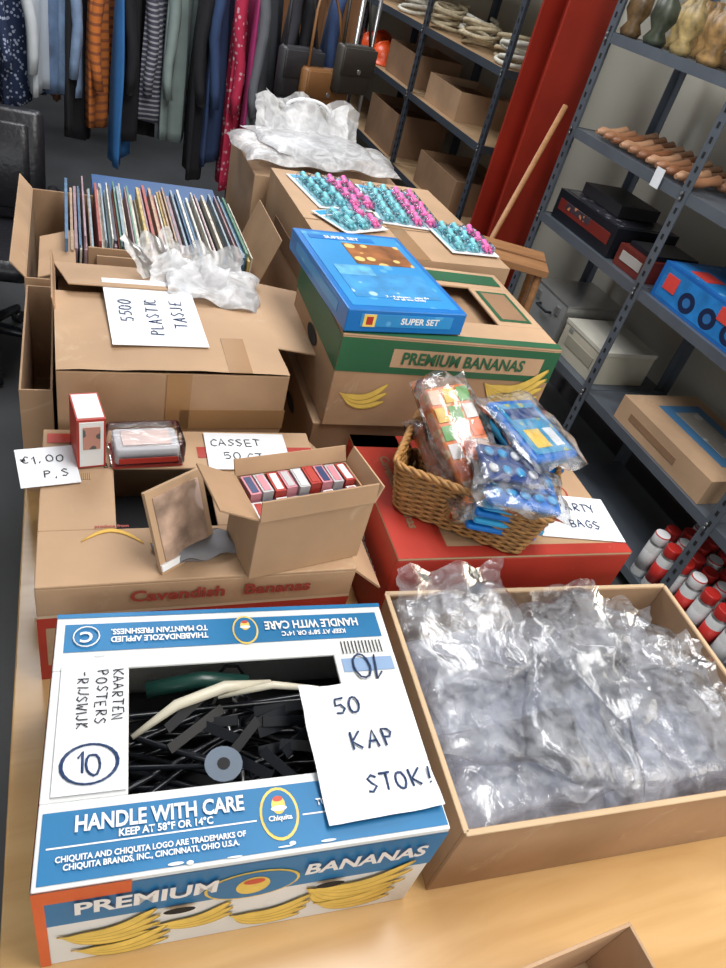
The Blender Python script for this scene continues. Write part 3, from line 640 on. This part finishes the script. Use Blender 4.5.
r=root('boxed_drill',(2.29,2.28,1.021));b=MB();b.box((0,0,.045),(.3,.2,.09),M('maroon',(.13,.02,.015),.4));b.box((-.151,0,.05),(.002,.14,.04),M('dull_white',(.4,.38,.36),.5));b.box((0,0,.1),(.24,.16,.02),black);b.obj('carton',r,bevel=.003)
r=root('label_tag',(2.094,2.3,1.395));b=MB();b.box((0,0,0),(.002,.05,.07),paper);b.obj('tag',r)
r=root('blue_boxed_tool_set',(2.29,1.83,1.021));b=MB();cb=M('case_blue',(.012,.13,.45),.4,var=.15)
b.box((0,0,.07),(.32,.52,.14),cb);b.box((-.161,0,.07),(.001,.48,.115),M('case_blue_print',(.02,.20,.55),.35,var=.3,scale=14))
pbk=M('print_navy',(.01,.02,.07),.4);ptq=M('print_midblue',(.03,.16,.42),.4);tagr=M('tag_red',(.7,.06,.05),.5)
for y in(-.17,-.05,.07):
    ell(b,(-.1622,y,.055),-Y,Z,.042,.038,pbk);ell(b,(-.1628,y,.055),-Y,Z,.020,.018,ptq)
b.box((0,0,.1405),(.28,.48,.001),M('case_top_print',(.02,.2,.55),.35,spots=((.12,.35,.6),14,.18)))
b.box((-.07,.12,.142),(.09,.10,.002),tagr);b.box((-.164,-.12,.10),(.002,.07,.05),tagr);b.box((-.164,.18,.08),(.002,.07,.06),tagr);b.box((.05,-.12,.142),(.08,.08,.002),tagr)
b.obj('carton',r,bevel=.002)
r=root('flight_case',(2.32,2.68,.531));b=MB();b.box((0,0,.10),(.34,.3,.20),grey);b.box((0,0,.203),(.345,.305,.01),silver)
for q in (-.152,.152):b.box((0,q,.1),(.345,.006,.2),silver)
for q in (-.09,.09):b.box((-.174,q,.15),(.008,.03,.04),silver)
b.tube([(-.172,-.05,.12),(-.2,-.045,.12),(-.2,.045,.12),(-.172,.05,.12)],.007,black,n=6)
b.obj('case_body',r,bevel=.003)
r=root('white_appliance_box',(2.30,2.34,.531));b=MB();b.box((0,0,.075),(.30,.31,.15),beige);b.box((0,0,.155),(.306,.316,.02),M('beige_lid',(.62,.60,.52),.45));b.box((-.1515,0,.08),(.003,.22,.05),M('beige_dark',(.36,.34,.27),.5))
b.box((-.1515,.1,.13),(.004,.03,.02),grey);b.obj('box_body',r,bevel=.006)
r=root('flat_carton',(2.32,1.66,.531));b=MB();b.box((0,0,.055),(.40,.56,.11),kraft2);b.box((.03,.0,.111),(.22,.4,.002),M('carton_blue',(.07,.2,.38),.4));b.box((.03,.0,.1125),(.12,.3,.002),M('carton_photo',(.35,.32,.28),.4,spots=((.55,.55,.53),16,.3)));b.box((-.201,.05,.055),(.002,.3,.03),kraftd)
b.obj('carton_body',r,bevel=.003)
r=root('spray_can_group',(2.25,1.3,.101));b=MB();canred=M('can_red',(.55,.03,.025),.35);cang=M('can_grey',(.5,.5,.52),.35)
for i in range(4):
    for j in range(7):
        x=-.11+i*.075;y=-.32+j*.076+(i%2)*.02
        b.lathe([(.031,0),(.033,.004),(.033,.17),(.030,.178),(.031,.18),(.031,.215),(.029,.22)],whitec,T((x,y,0)),16,ms=[whitec,whitec,silver,silver,canred if (i+j)%3 else white,canred,canred if (i+j)%3 else white])
        b.lathe([(.0335,.04),(.0335,.13)],canred if (i+j)%2 else cang,T((x,y,0)),16)
b.obj('cans',r)
r=root('top_shelf_ornaments',(2.33,1.9,1.771));b=MB();om=[M('orn%d'%i,c,.4,var=.5,scale=30) for i,c in enumerate([(.3,.18,.07),(.15,.09,.04),(.05,.06,.04),(.38,.28,.12)])]
for i in range(34):
    x=-.17+(i%3)*.14;y=-.85+i*.056;c=om[i%4];k=random.uniform(.7,1.1)
    b.lathe([(.04*k,0),(.05*k,.02),(.03*k,.05),(.055*k,.09),(.05*k,.14),(.02*k,.17),(.024*k,.19)],c,T((x,y,0)),12)
b.obj('ornaments',r)
# ------------------------------------------------------------------ far shelves contents
r=root('safety_helmets',(2.33,6.25,1.081));b=MB();hm=M('helmet_orange',(.85,.10,.02),.35)
for k,(x,y) in enumerate([(-.08,.35),(-.05,-.05),(.1,.15),(-.08,-.45)]):
    b.lathe([(.15,0),(.152,.008),(.12,.012),(.118,.05),(.10,.09),(.07,.12),(.03,.135),(.002,.138)],hm,T((x,y,0)),20);b.tube([(x-.1,y,.09),(x-.05,y,.128),(x,y,.145),(x+.05,y,.128),(x+.1,y,.09)],.012,hm,n=6)
b.obj('helmets',r)
r=root('rope_coils',(2.34,4.75,1.461));b=MB();rp=M('rope_cream',(.50,.42,.28),.7,var=.25,scale=40);rp2=M('rope_white',(.62,.60,.52),.7,var=.2,scale=40)
for k in range(7):
    cx,cy=(-.06+.12*(k%2),-.85+k*.26);pts=[]
    for i in range(90):
        a=i*.36;rad=.105+.02*math.sin(a*.7+k);pts.append((cx+rad*math.cos(a),cy+rad*math.sin(a),.012+i*.0013+.012*math.sin(a*1.3+k)))
    b.tube(pts,.012,rp if k%3 else rp2,n=6)
b.obj('coils',r)
for x,y,z,w,d,h,mm in ((2.36,4.5,1.081,.36,.5,.16,kraft),(2.36,5.35,.621,.4,.6,.28,kraftd),(2.36,4.25,.621,.4,.6,.2,kraftd),(2.36,5.3,1.081,.36,.5,.2,kraftd)):
    r=root('storage_carton',(x,y,z));b=MB();walls(b,w,d,h,.005,mm);b.box((0,0,h*.4),(w*.8,d*.85,h*.7),kraftd);b.obj('carton_body',r)
# wooden stool + stick
r=root('wooden_stool',(1.80,2.60,0),-25);b=MB();b.box((0,-.07,.915),(.30,.11,.03),woodm);b.box((0,.07,.915),(.30,.11,.03),woodm)
for x in(-.12,.12):
    for y in(-.09,.09):b.tube([(x*1.25,y*1.2,0),(x,y,.90)],.018,woodm,n=8)
for z in(.3,.6):
    for y in(-.105,.105):b.tube([(-.14,y,z),(.14,y,z)],.011,woodm,n=6)
    for x in (-.14,.14):b.tube([(x,-.105,z+.05),(x,.105,z+.05)],.011,woodm,n=6)
b.obj('stool_frame',r,bevel=.002)
b=MB();b.tube([(1.38,2.50,.01),(2.03,2.96,1.47)],.013,woodm,n=8);b.obj('wooden_stick')
# ------------------------------------------------------------------ office chair
r=root('office_chair',(-.37,3.15,0),-6);lea=M('black_leather',(.014,.014,.018),.35,bump=.2,bscale=50);b=MB()
b.rbox((0,0,.50),(.52,.50,.09),lea,.07);mt=T((0,.26,.76),(-8,0,0))
b.rbox((0,0,0),(.50,.09,.44),lea,.04,mt);b.rbox((0,-.03,.0),(.40,.06,.34),lea,.03,mt)
for x in(-.29,.29):b.tube([(x,.22,.48),(x,.24,.68),(x,.15,.715),(x,-.15,.715),(x,-.2,.69),(x,-.18,.5)],.022,lea,n=8)
b.tube([(0,0,.46),(0,0,.1)],.03,metald,n=10)
for k in range(5):
    a=k*2*math.pi/5;b.tube([(0,0,.13),(.3*math.cos(a),.3*math.sin(a),.075)],[.028,.018],black,n=8);b.lathe([(.028,-.02),(.028,.02)],black,T((.3*math.cos(a),.3*math.sin(a),.03),(90,0,k*72)),12)
b.obj('chair_body',r)
# ------------------------------------------------------------------ clothes racks
def garment(b,x,y,zt,zb,dp,phi,m,seed,sleeve=True):
    n=34;rings=[];c,s=math.cos(R(phi)),math.sin(R(phi))
    fq=random.uniform(28,48);K=18
    for k in range(K):
        f=k/(K-1);z=zt+(zb-zt)*f
        w=dp*(.35+.65*min(1,f*7)**.6)*(1+.06*math.sin(seed+f*3));t=.018+.045*min(1,f*3)
        ring=[]
        for i in range(n):
            a=2*math.pi*i/n
            lx=w/2*math.cos(a);rip=(.022*math.sin(lx*fq+seed*3)+.012*math.sin(lx*fq*2.3+seed))*min(1,f*1.6)
            ly=t/2*math.sin(a)+rip
            wx=x+ly*c+lx*s+.015*f*math.sin(seed*5);wy=y+lx*c-ly*s
            ring.append(b.bm.verts.new((wx,wy,z+((.035*math.sin(lx*9+seed)) if k>=K-2 else 0)-.06*(abs(lx)/(dp/2))*max(0,1-f*6))))
        rings.append(ring)
    b.loft(rings,m);b.face(rings[0],m);b.face(rings[-1][::-1],m)
    if sleeve:
        sx,sy=x-dp*.42*s,y-dp*.42*c;L=min(.62,(zt-zb)*.75);q=10;rg=[]
        for i in range(9):
            f=i/8;rad=.052-.014*f;cx=sx+.012*math.sin(i*.9+seed);cy=sy-.05*f
            rg.append([b.bm.verts.new((cx+rad*.62*math.cos(2*math.pi*j/q)*(1+.12*math.sin(i*2.3+j)),cy+rad*math.sin(2*math.pi*j/q)*(1+.1*math.sin(i*1.7+j*2)),zt-.07-L*f)) for j in range(q)])
        b.loft(rg,m);b.face(rg[0],m);b.face(rg[-1][::-1],m)
def rack(name,y,xa,xb,zr,items):
    r=root(name,(0,0,0));b=MB()
    b.tube([(xa,y,zr),(xb,y,zr)],.016,silver,n=8)
    for x in(xa+.03,xb-.03):
        b.tube([(x,y,.04),(x,y,zr)],.014,silver,n=8);b.tube([(x,y-.28,.03),(x,y+.28,.03)],.016,silver,n=8)
    b.obj('rack_frame',r)
    b=MB()
    for i,(x,zb,phi,m,sl) in enumerate(items):
        garment(b,x,y,zr-.07,zb,.40+.08*math.sin(i*7),phi,m,i*1.3+y,sl)
        b.tube([(x,y,zr-.08),(x,y,zr-.02),(x+.0,y+.02,zr+.018),(x,y-.015,zr+.02)],.003,silver,n=5)
    b.obj('clothes',r)
c_navy=M('cl_navy',(.02,.035,.09),.9,spots=((.40,.45,.6),50,.3));c_den=M('cl_denim',(.22,.32,.50),.9,var=.3,scale=12);c_wh=M('cl_light',(.62,.66,.70),.9)
c_bk=M('cl_black',(.012,.012,.016),.9);c_bk2=M('cl_charcoal',(.035,.035,.045),.9);c_or=M('cl_rust',(.55,.16,.03),.9,stripe=((.28,.08,.03),8,'Z',.7));c_bl=M('cl_blue',(.04,.19,.50),.9)
c_gr=M('cl_greygreen',(.22,.28,.27),.9,var=.2);c_rd=M('cl_red',(.48,.02,.07),.85,spots=((.65,.35,.4),35,.25));c_pk=M('cl_plum',(.36,.03,.15),.9);c_br=M('cl_brown',(.22,.10,.04),.85);c_dn=M('cl_darkblue',(.03,.06,.15),.9);c_st=M('cl_stripe',(.06,.06,.09),.9,stripe=((.34,.34,.38),14,'Z',.65));c_gy=M('cl_grey',(.13,.14,.16),.9)
rack('clothing_rack',4.25,-1.5,1.5,1.72,[(-1.3,.6,20,c_bk,1),(-1.1,.5,-20,c_dn,1),(-.9,.6,10,c_bk2,1),(-.75,.6,20,c_gr,1),(-.6,.6,-10,c_bk,1),(-.47,.55,25,c_dn,1),
 (-.33,.78,15,c_bk2,1),(-.20,.78,30,c_navy,1),(-.10,.84,20,c_wh,1),(-.02,.86,-20,c_den,1),(.07,.70,10,c_bk,0),(.185,.80,14,c_or,1),(.28,.62,10,c_bl,0),(.36,.70,25,c_bk,1),(.46,.80,30,c_st,1),(.55,.76,30,c_gr,1),(.66,.60,12,c_bk,1),(.75,.66,20,c_dn,1),(.83,.52,8,c_rd,1),(.90,.46,6,c_pk,0),(.99,.72,25,c_gy,1),(1.10,.7,15,c_bk2,1),(1.2,.66,20,c_bk,1),(1.32,.6,10,c_dn,1)])
rack('clothing_rack',5.35,-1.0,2.0,1.75,[(-.8+i*.125,.55+.25*random.random(),random.uniform(-20,30),random.choice([c_bk,c_bk2,c_dn,c_br,c_navy,c_bk,c_gy]),i%2) for i in range(21)])
rack('clothing_rack',6.6,-1.0,2.0,1.85,[(-.8+i*.14,.6+.25*random.random(),random.uniform(-20,30),random.choice([c_bk,c_bk2,c_dn,c_bk]),0) for i in range(19)])
for k,(x,z,c,w) in enumerate([(1.08,1.12,(.03,.03,.035),.26),(1.22,1.05,(.22,.10,.035),.30),(1.36,1.18,(.04,.035,.03),.24)]):
    r=root('leather_handbag',(x,3.90,z),25);b=MB();hbm=M('bag_leather%d'%k,c,.45,bump=.1,bscale=30)
    b.rbox((0,0,.11),(w,.07,.22),hbm,.03);b.rbox((0,-.037,.15),(w*.95,.012,.12),hbm,.005);b.lathe([(.012,0),(.012,.006)],silver,T((0,-.043,.11),(90,0,0)),10)
    b.tube([(-w*.4,0,.2),(-w*.25,.05,.45),(0,.1,1.72-z-.04),(w*.25,.05,.45),(w*.4,0,.2)],.008,hbm,n=6);b.obj('bag_body',r)
# ------------------------------------------------------------------ lights
def area(name,loc,rot,sx,sy,e,col):
    l=bpy.data.lights.new(name,'AREA');l.shape='RECTANGLE';l.size=sx;l.size_y=sy;l.energy=e;l.color=col
    o=bpy.data.objects.new(name,l);COL.objects.link(o);o.location=loc;o.rotation_euler=[R(a) for a in rot]
area('ceiling_light_near',(1.0,.5,3.6),(0,0,0),.9,2.0,82,(1,.985,.96))
area('ceiling_light_mid',(.2,3.4,3.6),(0,0,0),1.2,1.6,75,(.97,.98,1))
area('ceiling_light_far',(1.2,6.4,3.6),(0,0,0),1.2,1.6,75,(.95,.97,1))
area('window_light',(-1.4,-2.9,2.0),(90,0,0),3.5,2,58,(.9,.95,1))
area('window_light_side',(2.6,-1.2,2.2),(0,90,0),1.6,2.4,45,(1,.90,.76))
w=bpy.data.worlds.new('world');bpy.context.scene.world=w;w.use_nodes=True;w.node_tree.nodes['Background'].inputs[0].default_value=(.6,.7,.8,1);w.node_tree.nodes['Background'].inputs[1].default_value=.3
